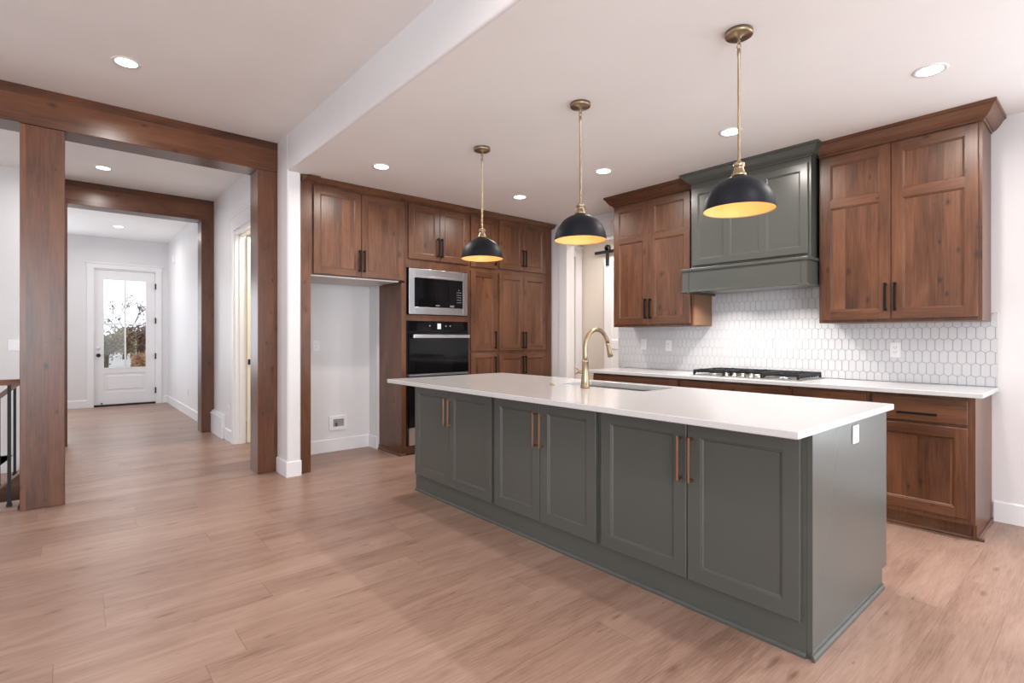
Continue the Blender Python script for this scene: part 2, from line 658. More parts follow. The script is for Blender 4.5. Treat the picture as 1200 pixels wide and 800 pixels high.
# window frames in those openings
n = 1
for i in range(1, 7, 2):
    f = MB()
    a, b2 = xs[i], xs[i + 1]
    f.box(a, a + .07, -4.08, -4.01, .45, 2.65).box(b2 - .07, b2, -4.08, -4.01, .45, 2.65)
    f.box(a, b2, -4.08, -4.01, .45, .52).box(a, b2, -4.08, -4.01, 2.58, 2.65).box((a + b2) / 2 - .02, (a + b2) / 2 + .02, -4.08, -4.01, .52, 2.58)
    struct('window_%d' % n, f, M['trim'])
    n += 1
f = MB()
f.box(-5.58, -5.52, -.2, -.12, .6, 2.6).box(-5.58, -5.52, 2.12, 2.2, .6, 2.6).box(-5.58, -5.52, -.2, 2.2, .6, .67).box(-5.58, -5.52, -.2, 2.2, 2.53, 2.6)
struct('window_4', f, M['trim'])
f = MB()
f.box(-1.58, -1.52, 9.5, 9.57, .65, 2.55).box(-1.58, -1.52, 11.03, 11.1, .65, 2.55).box(-1.58, -1.52, 9.5, 11.1, .65, .72).box(-1.58, -1.52, 9.5, 11.1, 2.48, 2.55)
struct('window_5', f, M['trim'])
f = MB()
f.box(4.86, 4.92, -2.65, -2.58, .35, 2.55).box(4.86, 4.92, -.12, -.05, .35, 2.55).box(4.86, 4.92, -2.58, -.12, .35, .42).box(4.86, 4.92, -2.58, -.12, 2.48, 2.55).box(4.86, 4.92, -1.37, -1.33, .42, 2.48)
struct('window_6', f, M['trim'])
f = MB()
f.box(-4.0, -3.93, 7.73, 7.79, 1.0, 2.8).box(-2.07, -2.0, 7.73, 7.79, 1.0, 2.8).box(-3.93, -2.07, 7.73, 7.79, 1.0, 1.07).box(-3.93, -2.07, 7.73, 7.79, 2.73, 2.8)
struct('window_7', f, M['trim'])  # unseen window frame, made up to house the added stair fill lamp
f = MB()
f.box(-1.31, -1.24, 12.03, 12.10, .6, 2.4).box(-.18, -.11, 12.03, 12.10, .6, 2.4).box(-1.24, -.18, 12.03, 12.10, .6, .67).box(-1.24, -.18, 12.03, 12.10, 2.33, 2.4)
struct('window_8', f, M['trim'])

# baseboards
BH, BT = .138, .015


def base_profile():
    return [(0, 0), (BT, 0), (BT, BH - .008), (BT - .006, BH), (0, BH)]


m = MB().sweep(base_profile(), [(1.638, 4.86), (1.52, 4.86), (1.52, 5.14)])
struct('baseboard_column', m, M['trim'])
m = MB()
m.sweep(base_profile(), [(1.52, 5.40), (1.52, 5.84)])
m.sweep(base_profile(), [(1.52, 6.845), (1.52, 7.235)])
m.sweep(base_profile(), [(1.52, 8.14), (1.52, 12.0)])
struct('baseboard_hall', m, M['trim'])
m = MB()
m.sweep(base_profile(), [(1.425, 12.0), (1.505, 12.0)][::-1])
m.sweep(base_profile(), [(-1.5, 12.0), (.31, 12.0)][::-1])
struct('baseboard_entry', m, M['trim'])
m = MB()
m.sweep(base_profile(), [(1.74, 5.65), (2.675, 5.65), (2.675, 5.452)][::-1])
struct('baseboard_back', m, M['trim'])
m = MB().sweep(base_profile(), [(4.83, -4.0), (4.83, .565)])
struct('baseboard_range', m, M['trim'])
# taller plinth board in the hall beside the far post
m = MB()
m.box(1.478, 1.519, 7.24, 7.87, 0, .245)
m.sweep([(0, .245), (.048, .245), (.048, .262), (.03, .274), (.03, .285), (.016, .296), (0, .296)], [(1.52, 7.24), (1.52, 7.87)])
struct('trim_1', m, M['trim'])
# side-room doorway casing
m = MB()
for (ya, yb) in ((5.845, 5.93), (6.77, 6.845)):
    m.box(1.50, 1.52, ya, yb, 0, 2.50)
m.box(1.498, 1.52, 5.82, 6.87, 2.50, 2.64)
m.box(1.488, 1.52, 5.80, 6.89, 2.64, 2.665)
m.box(1.52, 1.638, 5.93, 5.945, 0, 2.47).box(1.52, 1.638, 6.755, 6.77, 0, 2.47).box(1.52, 1.638, 5.945, 6.755, 2.455, 2.47)
m.box(1.565, 1.60, 6.74, 6.755, 0, 2.455).box(1.565, 1.60, 5.945, 6.755, 2.44, 2.455)
struct('trim_2', m, M['trim'])
# passage opening casing (kitchen side)
m = MB()
m.box(4.925, 4.95, 4.66, 4.79, 0, 2.47)
m.box(4.925, 4.95, 3.77, 4.82, 2.47, 2.64).box(4.905, 4.95, 3.77, 4.85, 2.64, 2.665)
m.box(4.95, 5.07, 4.66, 4.68, 0, 2.47).box(4.95, 5.07, 3.78, 4.66, 2.45, 2.47)
struct('trim_3', m, M['trim'])
m = MB()
m.box(6.04, 6.17, 5.505, 5.53, 0, 2.51).box(5.19, 5.32, 5.505, 5.53, 0, 2.51)
m.box(5.16, 6.185, 5.505, 5.53, 2.51, 2.64).box(5.14, 6.195, 5.49, 5.53, 2.64, 2.665)
struct('trim_4', m, M['trim'])
# front door casing
m = MB()
m.box(.308, .402, 11.975, 12.0, 0, 2.505).box(1.328, 1.422, 11.975, 12.0, 0, 2.505)
m.box(.30, 1.43, 11.972, 12.0, 2.505, 2.585).box(.285, 1.445, 11.955, 12.0, 2.585, 2.615)
m.box(.40, .408, 12.0, 12.14, 0, 2.49).box(1.322, 1.33, 12.0, 12.14, 0, 2.49).box(.408, 1.322, 12.0, 12.14, 2.482, 2.49)
struct('trim_5', m, M['trim'])

# front door
t = thing('door_1', 'white half-glass front door at the end of the hall', 'door', (.865, 12.06, 0))
t['kind'] = 'structure'
del t['category'], t['label']
m = MB()
x0, x1, y0, y1 = .411, 1.319, 12.025, 12.07
gx0, gx1, gz0, gz1 = .55, 1.18, .70, 2.312
m.box(x0, gx0, y0, y1, .035, 2.48).box(gx1, x1, y0, y1, .035, 2.48)
m.box(gx0, gx1, y0, y1, gz1, 2.48).box(gx0, gx1, y0, y1, .60, gz0).box(gx0, gx1, y0, y1, .035, .25)
m.box(gx0, gx1, y0 + .012, y1, .25, .60)
m.box(.60, 1.13, y0 + .004, y0 + .02, .30, .55, .006)
m.box(.852, .876, y0 - .004, y1, gz0, gz1).box(gx0, gx1, y0 - .003, y1 - .001, 1.488, 1.512)
for (a, b2, c2, d) in ((gx0 - .02, gx0, gz0, gz1), (gx1, gx1 + .02, gz0, gz1)):
    m.box(a, b2, y0 - .006, y0, c2 - .02, d + .02)
m.box(gx0, gx1, y0 - .006, y0, gz0 - .02, gz0).box(gx0, gx1, y0 - .006, y0, gz1, gz1 + .02)
m.build('door_slab', M['trim'], t)
MB().box(gx0, gx1, 12.045, 12.05, gz0, gz1).build('pane', M['glass'], t)
k = MB().lathe((.473, 12.025, .93), [(.001, -.062), (.02, -.06), (.028, -.045), (.02, -.03), (.012, -.02), (.012, -.008), (.033, -.006), (.033, 0)], 20, 'y')
k.build('knob', M['bronze'], t)
MB().lathe((.473, 12.025, 1.06), [(.028, -.012), (.028, 0)], 20, 'y').build('deadbolt', M['white'], t)
for z in (.25, .90, 1.57, 2.22):
    MB().box(1.316, 1.336, 11.966, 12.03, z - .055, z + .055, .003).build('hinge', M['black'], t)
MB().box(.405, 1.325, 11.985, 12.10, 0, .03).build('threshold', M['bronze'], t)
MB().box(.505, .53, 11.99, 12.025, .045, .065).build('door_stop', M['black'], t)

# side-room door standing open inside the warm room
t = thing('door_2', 'open door', 'door', (1.66, 6.74, 0))
t['kind'] = 'structure'
del t['category'], t['label']
MB().box(1.645, 2.40, 6.715, 6.752, .012, 2.44).build('door_slab', M['warmroom'], t)
MB().box(1.648, 1.70, 6.706, 6.7155, .93, .995, .003).build('latch', M['black'], t)

# backsplash: real elongated-hexagon tiles on a grout bed
m = MB()
TW, TP, TS = .05, .0865, .0574 + .0
TY0, TY1, TZ0, TZ1 = .546, 3.74, .916, 1.72
m.box(4.822, 4.83, TY0, TY1, TZ0 - .002, 1.42, mi=1)
m.box(4.822, 4.83, 1.545, 2.60, 1.42, TZ1, mi=1)


def clip(poly, ax, val, keep_gt):
    out = []
    for i in range(len(poly)):
        a, b2 = poly[i], poly[(i + 1) % len(poly)]
        ia = (a[ax] >= val) if keep_gt else (a[ax] <= val)
        ib = (b2[ax] >= val) if keep_gt else (b2[ax] <= val)
        if ia:
            out.append(a)
        if ia != ib:
            s = (val - a[ax]) / (b2[ax] - a[ax])
            out.append((a[0] + s * (b2[0] - a[0]), a[1] + s * (b2[1] - a[1])))
    return out


g = .0014
tip = .0145
for r in range(0, 11):
    zt = .987 + r * TP            # top tip of this row
    for k in range(-2, 68):
        yc = .632 + (k - 2) * TW + (TW / 2 if r % 2 else 0)
        zc = zt - (TP + tip) / 2
        hs = (TP - tip) / 2
        a = TW / 2 - g
        poly = [(yc - a, zc - hs + g * .4), (yc, zc - hs - tip + g * 1.1), (yc + a, zc - hs + g * .4), (yc + a, zc + hs - g * .4), (yc, zc + hs + tip - g * 1.1), (yc - a, zc + hs - g * .4)]
        if zc > 1.44 and (yc < 1.50 or yc > 2.64):
            continue
        for ax, v, gt in ((0, TY0, True), (0, TY1, False), (1, TZ0, True), (1, TZ1, False)):
            poly = clip(poly, ax, v, gt) if len(poly) > 2 else poly
        if len(poly) < 3:
            continue
        cy = sum(p[0] for p in poly) / len(poly)
        cz = sum(p[1] for p in poly) / len(poly)
        inn = [(cy + (p[0] - cy) * .95, cz + (p[1] - cz) * .97) for p in poly]
        n = len(poly)
        vs = [(4.8225, p[0], p[1]) for p in poly] + [(4.8195, p[0], p[1]) for p in poly] + [(4.818, p[0], p[1]) for p in inn]
        fs = [(i, (i + 1) % n, n + (i + 1) % n, n + i) for i in range(n)]
        fs += [(n + i, n + (i + 1) % n, 2 * n + (i + 1) % n, 2 * n + i) for i in range(n)]
        fs.append(tuple(range(2 * n, 3 * n)))
        m.add(vs, fs, 0)
struct('wall_backsplash', m, [M['tile'], M['grout']])


# =============================================================== TIMBER POSTS AND BEAMS
def post(x0, x1, y0, y1, z1, label):
    single(MB().box(x0, x1, y0, y1, 0, z1, .004), 'timber_post', M['postZ'], ((x0 + x1) / 2, (y0 + y1) / 2, 0), label, 'post', 'stained timber posts', 'thing')


def beam(x0, x1, y0, y1, z0, label):
    single(MB().box(x0, x1, y0, y1, z0, CEIL_G - .001, .004), 'timber_beam', M['postX'], ((x0 + x1) / 2, (y0 + y1) / 2, z0), label, 'beam', 'stained timber beams', 'thing')


post(-.242, .006, 5.15, 5.40, 2.795, 'stained timber post beside the black iron stair balusters, nearest on the left')
post(1.346, 1.519, 5.145, 5.395, 2.795, 'stained timber post against the white wall end beside the fridge niche')
post(-.215, .03, 7.88, 8.13, 2.795, 'stained timber post at the far end of stairs, mostly behind the front post')
post(1.372, 1.519, 7.88, 8.13, 2.795, 'stained timber post deeper in the hall, on the right beyond the side doorway')
beam(-5.49, 1.519, 5.14, 5.40, 2.795, 'long stained timber beam across the near end of the hall under the high ceiling')
beam(-1.49, 1.519, 7.88, 8.13, 2.795, 'stained timber beam farther down the hall, seen beneath the near beam')


# =============================================================== CABINET PARTS
def FX(X0):  # surface facing -x: u = y, n outward
    return lambda u, wv, n: (X0 - n, u, wv)


def FY(Y0):  # surface facing -y: u = x
    return lambda u, wv, n: (u, Y0 - n, wv)


def door_mesh(fn, u0, u1, w0, w1, t, frame=.062, mids=(), vsplit=()):
    """framed panel door; mids = heights of extra rails, vsplit = positions of extra stiles; slots: 0 stile, 1 rail, 2 panel"""
    m = MB()
    e = .0025
    # side and back skirt
    def loop(i, n):
        return [fn(u0 + i, w0 + i, n), fn(u1 - i, w0 + i, n), fn(u1 - i, w1 - i, n), fn(u0 + i, w1 - i, n)]
    vs = loop(0, 0) + loop(0, t - e) + loop(e, t)
    fs = [(3, 2, 1, 0)]
    for k in range(4):
        fs.append((k, (k + 1) % 4, 4 + (k + 1) % 4, 4 + k))
        fs.append((4 + k, 4 + (k + 1) % 4, 8 + (k + 1) % 4, 8 + k))
    m.add(vs, fs, 0)

    def quad(a, b2, c2, d, n, mi):
        m.add([fn(a, c2, n), fn(b2, c2, n), fn(b2, d, n), fn(a, d, n)], [(0, 1, 2, 3)], mi)
    rails = [(w0 + e, w0 + frame)] + [(z - frame * .45, z + frame * .45) for z in mids] + [(w1 - frame, w1 - e)]
    stiles = [(u0 + e, u0 + frame)] + [(u - frame * .5, u + frame * .5) for u in vsplit] + [(u1 - frame, u1 - e)]
    for i, (a, b2) in enumerate(stiles):
        quad(a, b2, w0 + e, w1 - e, t, 0)
    for j in range(len(stiles) - 1):
        for i, (c2, d) in enumerate(rails):
            quad(stiles[j][1], stiles[j + 1][0], c2, d, t, 1)
    steps = [(0, t), (.003, t - .004), (.008, t - .005), (.013, t - .0105)]
    for j in range(len(stiles) - 1):
        a, b2 = stiles[j][1], stiles[j + 1][0]
        for i in range(len(rails) - 1):
            c2, d = rails[i][1], rails[i + 1][0]
            vs, fs, mi = [], [], []
            for (s, n) in steps:
                vs += [fn(a + s, c2 + s, n), fn(b2 - s, c2 + s, n), fn(b2 - s, d - s, n), fn(a + s, d - s, n)]
            for q in range(len(steps) - 1):
                for k in range(4):
                    fs.append((4 * q + k, 4 * q + (k + 1) % 4, 4 * q + 4 + (k + 1) % 4, 4 * q + 4 + k))
                    mi.append(1 if k % 2 == 0 else 0)
            q = 4 * (len(steps) - 1)
            fs.append((q, q + 1, q + 2, q + 3))
            mi.append(2)
            m.add(vs, fs, mi)
    return m


def pull_mesh(fn, u, w0, w1, t, horiz=False, thick=.010, proj=.030):
    """square bar pull on two posts; vertical at u from w0 to w1, or horizontal at height u"""
    m = MB()
    def bx(a0, a1, b0, b1, n0, n1, bev=.0015):
        if horiz:
            a0, a1, b0, b1 = b0, b1, a0, a1
        p, q = fn(a0, b0, n0), fn(a1, b1, n1)
        m.box(p[0], q[0], p[1], q[1], p[2], q[2], bev)
    h = thick / 2
    bx(u - h, u + h, w0, w1, t + proj - thick * .8, t + proj)
    for z in (w0 + h * 1.6, w1 - h * 1.6):
        bx(u - h * .9, u + h * .9, z - h * 1.1, z + h * 1.1, t, t + proj - thick * .7, 0)
    return m


WOOD = [M['woodZ'], None, M['woodP']]


def wood_door(parent, fn, u0, u1, w0, w1, t, rail_mat, pull=None, mids=(), frame=.062, name='door', phoriz=False):
    d = door_mesh(fn, u0, u1, w0, w1, t, frame, mids).build(name, [M['woodZ'], rail_mat, M['woodP']], parent)
    if pull:
        pull_mesh(fn, *pull, t, horiz=phoriz, thick=.0145).build('handle', M['pull'], d)
    return d


def slab_drawer(parent, fn, u0, u1, w0, w1, t, mat, pull):
    m = MB()
    p, q = fn(u0, w0, 0), fn(u1, w1, t)
    m.box(p[0], q[0], p[1], q[1], p[2], q[2], .003)
    d = m.build('drawer', mat, parent)
    pull_mesh(fn, pull[0], pull[1], pull[2], t, horiz=True, thick=.0145).build('handle', M['pull'], d)


# =============================================================== KITCHEN ISLAND
IX, IZ = 2.198, .884
fi = FX(IX)
units = [((2.738, 3.775), (2.756, 3.259, 3.264, 3.757), 'olive island cabinet with two doors nearest the wall oven'),
         ((1.828, 2.738), (1.846, 2.280, 2.285, 2.722), 'middle olive island cabinet with two doors in front of the faucet'),
         ((.797, 1.828), (.795 + .02, 1.300, 1.305, 1.810), 'widest olive island cabinet with two doors at the outlet end')]
for (ya, yb), (a, b2, c2, d), lab in units:
    t = thing('island_cabinet', lab, 'cabinet', (2.6, (ya + yb) / 2, 0), 'island cabinets')
    m = MB()
    m.box(IX, 2.26, ya, yb, 0, IZ).box(2.26, 3.168, ya, yb, .10, IZ if not (ya < 2.2 < yb) else .66)
    m.box(2.26, 3.10, ya, yb, 0, .10)
    if ya < 2.2 < yb:
        m.box(3.12, 3.168, ya, yb, .66, IZ)
    m.build('carcass', M['green'], t)
    m = MB().sweep([(0, 0), (.011, 0), (.011, .010), (.006, .018), (0, .020)], [(IX, yb), (IX, ya)][::-1])
    m.build('shoe_molding', M['green'], t)
    for (p, q, hu) in ((a, b2, b2 - .026), (c2, d, c2 + .026)):
        dr = door_mesh(fi, p, q, .138, .864, .021, .064).build('door', [M['green']] * 3, t)
        pull_mesh(fi, hu, .592, .797, .021, thick=.011, proj=.034).build('handle', M['copper'], dr)['label'] = 'rose bronze bar pull'

t = thing('island_end_panel', 'grey-green island end panel holding the white outlet', 'panel', (2.7, .785, 0))
m = MB()
poly = [(IX, 0), (3.10, 0), (3.10, .095), (3.174, .095), (3.174, IZ), (IX, IZ)]
m.extrude(poly, .776, .796, lambda a, b2, h: (a, h, b2))
m.build('panel', M['green'], t)
m = MB().sweep([(0, 0), (.012, 0), (.012, .014), (.007, .024), (0, .026)], [(3.10, .776), (IX - .012, .776)][::1][::-1][::-1])
m.build('shoe_molding', M['green'], t)

# worktop with sink cut-out
SX0, SX1, SY0, SY1 = 2.745, 3.09, 1.94, 2.66
KX0, KX1, KY0, KY1 = 1.99, 3.20, .75, 3.875


def slab_with_hole(x0, x1, y0, y1, z0, z1, hole, bev=.003):
    m = MB()
    hx0, hx1, hy0, hy1 = hole
    O = [(x0, y0), (x1, y0), (x1, y1), (x0, y1)]
    Oi = [(x0 + bev, y0 + bev), (x1 - bev, y0 + bev), (x1 - bev, y1 - bev), (x0 + bev, y1 - bev)]
    # rounded hole
    H = []
    r = .012
    for (cx_, cy_, a0) in ((hx0 + r, hy0 + r, PI), (hx1 - r, hy0 + r, 1.5 * PI), (hx1 - r, hy1 - r, 0), (hx0 + r, hy1 - r, .5 * PI)):
        for k in range(5):
            a = a0 + PI / 2 * k / 4
            H.append((cx_ + r * math.cos(a), cy_ + r * math.sin(a)))
    vs = [(*p, z0 + bev) for p in O] + [(*p, z1 - bev) for p in O] + [(*p, z1) for p in Oi] + [(*p, z0) for p in Oi]
    nH = len(H)
    vs += [(*p, z1) for p in H] + [(*p, z0) for p in H]
    fs = []
    for k in range(4):
        k2 = (k + 1) % 4
        fs += [(k, k2, 4 + k2, 4 + k), (4 + k, 4 + k2, 8 + k2, 8 + k), (k2, k, 12 + k, 12 + k2)]
    h0, h1 = 16, 16 + nH
    for k in range(nH):
        fs.append((h0 + k, h0 + (k + 1) % nH, h1 + (k + 1) % nH, h1 + k))
    for base, hb in ((8, h0), (12, h1)):
        for k in range(4):
            k2 = (k + 1) % 4
            arcA = [hb + 5 * k + j for j in range(2, 5)]
            arcB = [hb + 5 * k2 + j for j in range(0, 3)]
            fs.append(tuple([base + k, base + k2] + (arcA + arcB)[::-1]))
    m.add(vs, fs)
    return m


single(slab_with_hole(KX0, KX1, KY0, KY1, IZ, .914, (SX0, SX1, SY0, SY1)), 'island_countertop', M['quartz'], (2.6, 2.3, IZ),
       'long white quartz worktop covering the whole island', 'countertop')

# undermount sink
t = thing('kitchen_sink', 'undermount steel sink sunk into the white island worktop', 'sink', ((SX0 + SX1) / 2, (SY0 + SY1) / 2, .68))
m = MB()
o_, z0, z1 = .012, .68, IZ
def ring(i, z):
    return [(SX0 - o_ + i, SY0 - o_ + i, z), (SX1 + o_ - i, SY0 - o_ + i, z), (SX1 + o_ - i, SY1 + o_ - i, z), (SX0 - o_ + i, SY1 + o_ - i, z)]
vs = ring(0, z1) + ring(.006, z1) + ring(.012, z0 + .02) + ring(.035, z0 + .005) + ring(.0, z0 - .002)
fs = []
for q in range(3):
    for k in range(4):
        fs.append((4 * q + k, 4 * q + (k + 1) % 4, 4 * q + 4 + (k + 1) % 4, 4 * q + 4 + k))
fs.append((12, 13, 14, 15))
for k in range(4):
    fs.append((k, (k + 1) % 4, 16 + (k + 1) % 4, 16 + k))
fs.append((19, 18, 17, 16))
m.add(vs, fs)
m.build('basin', M['dsteel'], t)
MB().lathe(((SX0 + SX1) / 2, (SY0 + SY1) / 2, .686), [(.045, 0), (.045, .003), (.03, .003), (.026, -.001), (.001, -.001)], 24).build('drain', M['steel'], t)

# faucet
fxx, fyy = 2.655, 2.34
t = thing('kitchen_faucet', 'champagne brass pull-down faucet beside the island sink', 'faucet', (fxx, fyy, .914))
m = MB().lathe((fxx, fyy, .914), [(.032, 0), (.032, .012), (.029, .014), (.027, .05), (.023, .10), (.0215, .17), (.0235, .173), (.0235, .182), (.018, .186), (.0001, .187)], 28)
m.build('body', M['brass'], t)
pts = [(fxx, fyy, 1.09)]
R0, rz = .118, 1.187
pts += [(fxx, fyy, 1.10 + .085 * k / 4) for k in range(1, 5)]
for k in range(1, 15):
    a = PI - (PI * .93) * k / 14
    pts.append((fxx + R0 + R0 * math.cos(a), fyy - .0, rz + R0 * math.sin(a)))
MB().tube(pts, .0138, 16).build('spout', M['brass'], t)
e = Vector(pts[-1])
dv = (Vector(pts[-1]) - Vector(pts[-2])).normalized()
m = MB().tube([e - dv * .004, e + dv * .012, e + dv * .02, e + dv * .06, e + dv * .098, e + dv * .102], [.0135, .0145, .0140, .0165, .020, .018], 20)
h = m.build('spray_head', M['brass'], t)
MB().tube([e + dv * .035 + Vector((.0165, 0, 0)), e + dv * .07 + Vector((.0185, 0, 0))], .005, 8).build('spray_button', M['bronze'], h)
ha = Vector((-.62, .78, 0)).normalized()
hb = Vector((fxx, fyy, .914 + .105))
m = MB().tube([hb + ha * .015, hb + ha * .042], .0105, 14)
m.tube([hb + ha * .038, hb + ha * .046 + Vector((0, 0, .012)), hb + ha * .066 + Vector((0, 0, .030))], [.006, .0055, .0045], 10)
m.tube([hb + ha * .038, hb + ha * .05 + Vector((0, 0, -.006)), hb + ha * .066 + Vector((0, 0, -.014))], [.006, .0055, .0045], 10)
m.build('handle', M['brass'], t)
single(MB().lathe((2.614, 2.613, .914), [(.018, 0), (.018, .006), (.013, .007), (.012, .012), (.0001, .013)], 20), 'air_switch', M['brass'], (2.614, 2.613, .914),
       'small round brass button on the island worktop, left of the faucet', 'button')


# outlets and switches ------------------------------------------------------
def plate(name, fn, u, wv, label, cat, kind='outlet', pw=.07, ph=.115, group='outlets and switch plates'):
    p = fn(u, wv, 0)
    t = thing(name, label, cat, p, group)
    m = MB()
    a, b2 = fn(u - pw / 2, wv - ph / 2, 0), fn(u + pw / 2, wv + ph / 2, .006)
    m.box(a[0], b2[0], a[1], b2[1], a[2], b2[2], .002)
    m.build('plate', M['white'], t)

    def bx(mm, u0, u1, w0, w1, n0, n1, bev=0):
        a, b2 = fn(u0, w0, n0), fn(u1, w1, n1)
        mm.box(a[0], b2[0], a[1], b2[1], a[2], b2[2], bev)
    if kind == 'outlet':
        m = MB()
        bx(m, u - .017, u + .017, wv - .034, wv + .034, .006, .008, .001)
        r = m.build('receptacle', M['white'], t)
        s = MB()
        for dz in (-.018, .018):
            bx(s, u - .008, u - .0055, wv + dz - .001, wv + dz + .008, .008, .0086)
            bx(s, u + .0055, u + .008, wv + dz - .001, wv + dz + .008, .008, .0086)
            bx(s, u - .002, u + .002, wv + dz - .010, wv + dz - .006, .008, .0086)
        s.build('slots', M['slot'], r)
    else:
        for du in ([0] if pw < .1 else [-.023, .023]):
            m = MB()
            bx(m, u + du - .016, u + du + .016, wv - .033, wv + .033, .006, .010, .0015)
            m.build('rocker', M['white'], t)
    return t


plate('wall_outlet', FY(.776), 2.690, .818, 'white outlet plate on the island end panel', 'outlet', 'switch', .074, .080)
plate('wall_outlet', FX(4.818), 1.120, 1.155, 'white outlet plate on the tiles right of the cooktop', 'outlet')
plate('wall_outlet', FX(4.818), 3.09, 1.165, 'white outlet plate on the tiles left of the cooktop', 'outlet')
plate('light_switch', FX(4.818), 3.40, 1.178, 'white switch plate on the tiles near the left end of the range counter', 'switch', 'switch')
plate('wall_outlet', FY(5.65), 2.062, 1.162, 'white outlet plate on the fridge niche wall', 'outlet')
plate('light_switch', FY(7.70), -.395, 1.17, 'white double switch plate on the wall behind the stair railing', 'switch', 'switch', .115)
plate('wall_outlet', FX(1.52), 9.82, .36, 'white outlet plate low on the hall wall past the far post', 'outlet')
plate('wall_outlet', FX(1.52), 7.05, .38, 'white outlet plate low beside the side doorway casing', 'outlet')

# fridge water box
t = thing('water_outlet_box', 'white recessed water valve box low on the fridge niche wall', 'valve box', (2.30, 5.65, .31))
m = MB()
a0, a1, c0, c1 = 2.202, 2.402, .235, .385
b0, b1, d0, d1 = 2.245, 2.368, .268, .352
for (p, q, r, s) in ((a0, b0, c0, c1), (b1, a1, c0, c1), (b0, b1, c0, d0), (b0, b1, d1, c1)):
    m.box(p, q, 5.632, 5.65, r, s)
m.build('frame', M['white'], t)
MB().box(b0, b1, 5.648, 5.65, d0, d1).build('back_plate', M['grey'], t)
m = MB().lathe((2.285, 5.64, .27), [(.010, 0), (.010, .03), (.015, .032), (.015, .045), (.006, .047), (.0001, .048)], 14)
m.build('valve', M['brass'], t)

single(MB().box(1.495, 1.52, 11.14, 11.24, 2.60, 2.74, .006), 'door_chime', M['white'], (1.52, 11.19, 2.67),
       'small white chime box high on the hall wall near the front door', 'chime')

# =============================================================== BACK RUN OF TALL CABINETS
BF = 4.935          # face frame plane; doors stand proud of it
fb = FY(BF)
DT = .022
TOPZ = 2.70
WX = M['woodX']

single(MB().box(1.648, 1.740, 4.898, 5.645, 0, TOPZ, .002), 'tall_side_panel', M['woodZ'], (1.70, 5.2, 0),
       'tall stained wood panel at the left edge of the fridge niche', 'panel')

t = thing('over_fridge_cabinet', 'two-door wooden wall cabinet above the empty fridge niche', 'cabinet', (2.21, 5.28, 1.83))
m = MB()
m.box(1.744, 2.735, BF, 5.448, 1.845, TOPZ)
m.build('carcass', M['woodZ'], t)
MB().box(1.744, 2.674, BF + .02, 5.645, 1.832, 1.845).build('underside', M['whitebox'], t)['label'] = 'white underside panel'
wood_door(t, fb, 1.772, 2.244, 1.852, 2.672, DT, WX, (2.222, 1.90, 2.115))
wood_door(t, fb, 2.249, 2.722, 1.852, 2.672, DT, WX, (2.270, 1.90, 2.115))

# oven tower
t = thing('oven_tower_cabinet', 'tall wooden cabinet holding the microwave and wall ovens', 'cabinet', (3.13, 5.2, 0))
m = MB()
m.box(2.70, 2.755, BF, 5.448, .05, 1.83).box(2.737, 2.755, BF, 5.448, 1.83, TOPZ).box(3.55, 3.572, BF, 5.448, .0, TOPZ)
m.box(2.755, 3.55, BF, 5.448, 2.0, TOPZ)
m.box(2.755, 3.55, BF, 5.448, 1.432, 1.495)
m.box(2.755, 3.55, 5.42, 5.448, .1, 2.0)
m.box(2.755, 3.55, BF, 5.448, .0, .095)
m.box(2.692, 2.755, BF + .012, 5.448, 0, .05)
m.build('carcass', M['woodZ'], t)
MB().sweep([(0, 0), (.012, 0), (.012, .012), (.006, .02), (0, .02)], [(2.692, 5.44), (2.692, BF + .012), (3.57, BF + .012)][::-1]).build('shoe_molding', M['woodX'], t)
wood_door(t, fb, 2.774, 3.158, 2.092, 2.675, DT, WX, (3.136, 2.135, 2.345))
wood_door(t, fb, 3.163, 3.560, 2.092, 2.675, DT, WX, (3.185, 2.135, 2.345))

# microwave with trim kit
t = thing('microwave', 'built-in microwave in a stainless trim frame above the wall ovens', 'microwave', (3.15, 5.0, 1.50))
F = FY(BF)
m = MB()
for (a, b2, c2, d) in ((2.776, 2.842, 1.502, 1.992), (3.474, 3.533, 1.502, 1.992), (2.842, 3.474, 1.895, 1.992), (2.842, 3.474, 1.502, 1.580)):
    m.box(a, b2, BF - .024, BF, c2, d, .002)
m.box(2.842, 3.474, BF - .031, BF - .022, 1.895, 1.915, .001)
m.build('trim_frame', M['steel'], t)
MB().box(2.79, 3.52, BF, 5.40, 1.515, 1.98).build('body', M['black'], t)
d = MB().box(2.843, 3.473, BF - .016, BF, 1.581, 1.894, .001).build('door_glass', M['bglass'], t)
m = MB()
for r in range(6):
    for cc in range(3):
        x = 3.395 + cc * .022
        z = 1.645 + r * .028
        if r >= 5 and cc != 1:
            continue
        MB().box(x, x + .012, BF - .0168, BF - .015, z, z + .006).build('key', M['grey'], d)
m = MB()
for k in range(8):
    m.box(3.115 + k * .0065, 3.1195 + k * .0065, BF - .0168, BF - .015, 1.598, 1.608 + (.003 if k in (0, 3) else 0))
m.build('maker_mark', M['grey'], d)
MB().box(3.30, 3.355, BF - .0168, BF - .015, 1.590, 1.612).build('sticker', M['steel'], d)

# double wall oven
t = thing('double_wall_oven', 'black glass double wall oven under the built-in microwave', 'oven', (3.15, 5.05, .10))
MB().box(2.765, 3.54, BF, 5.41, .105, 1.425).build('body', M['black'], t)
p = MB().box(2.772, 3.536, BF - .03, BF, 1.312, 1.428, .002).build('control_panel', M['bglass'], t)
MB().box(3.125, 3.170, BF - .0308, BF - .029, 1.345, 1.405).build('display', M['display'], p)
for x in (3.02, 3.23, 3.285):
    MB().box(x, x + .014, BF - .0308, BF - .029, 1.372, 1.386).build('touch_icon', M['grey'], p)



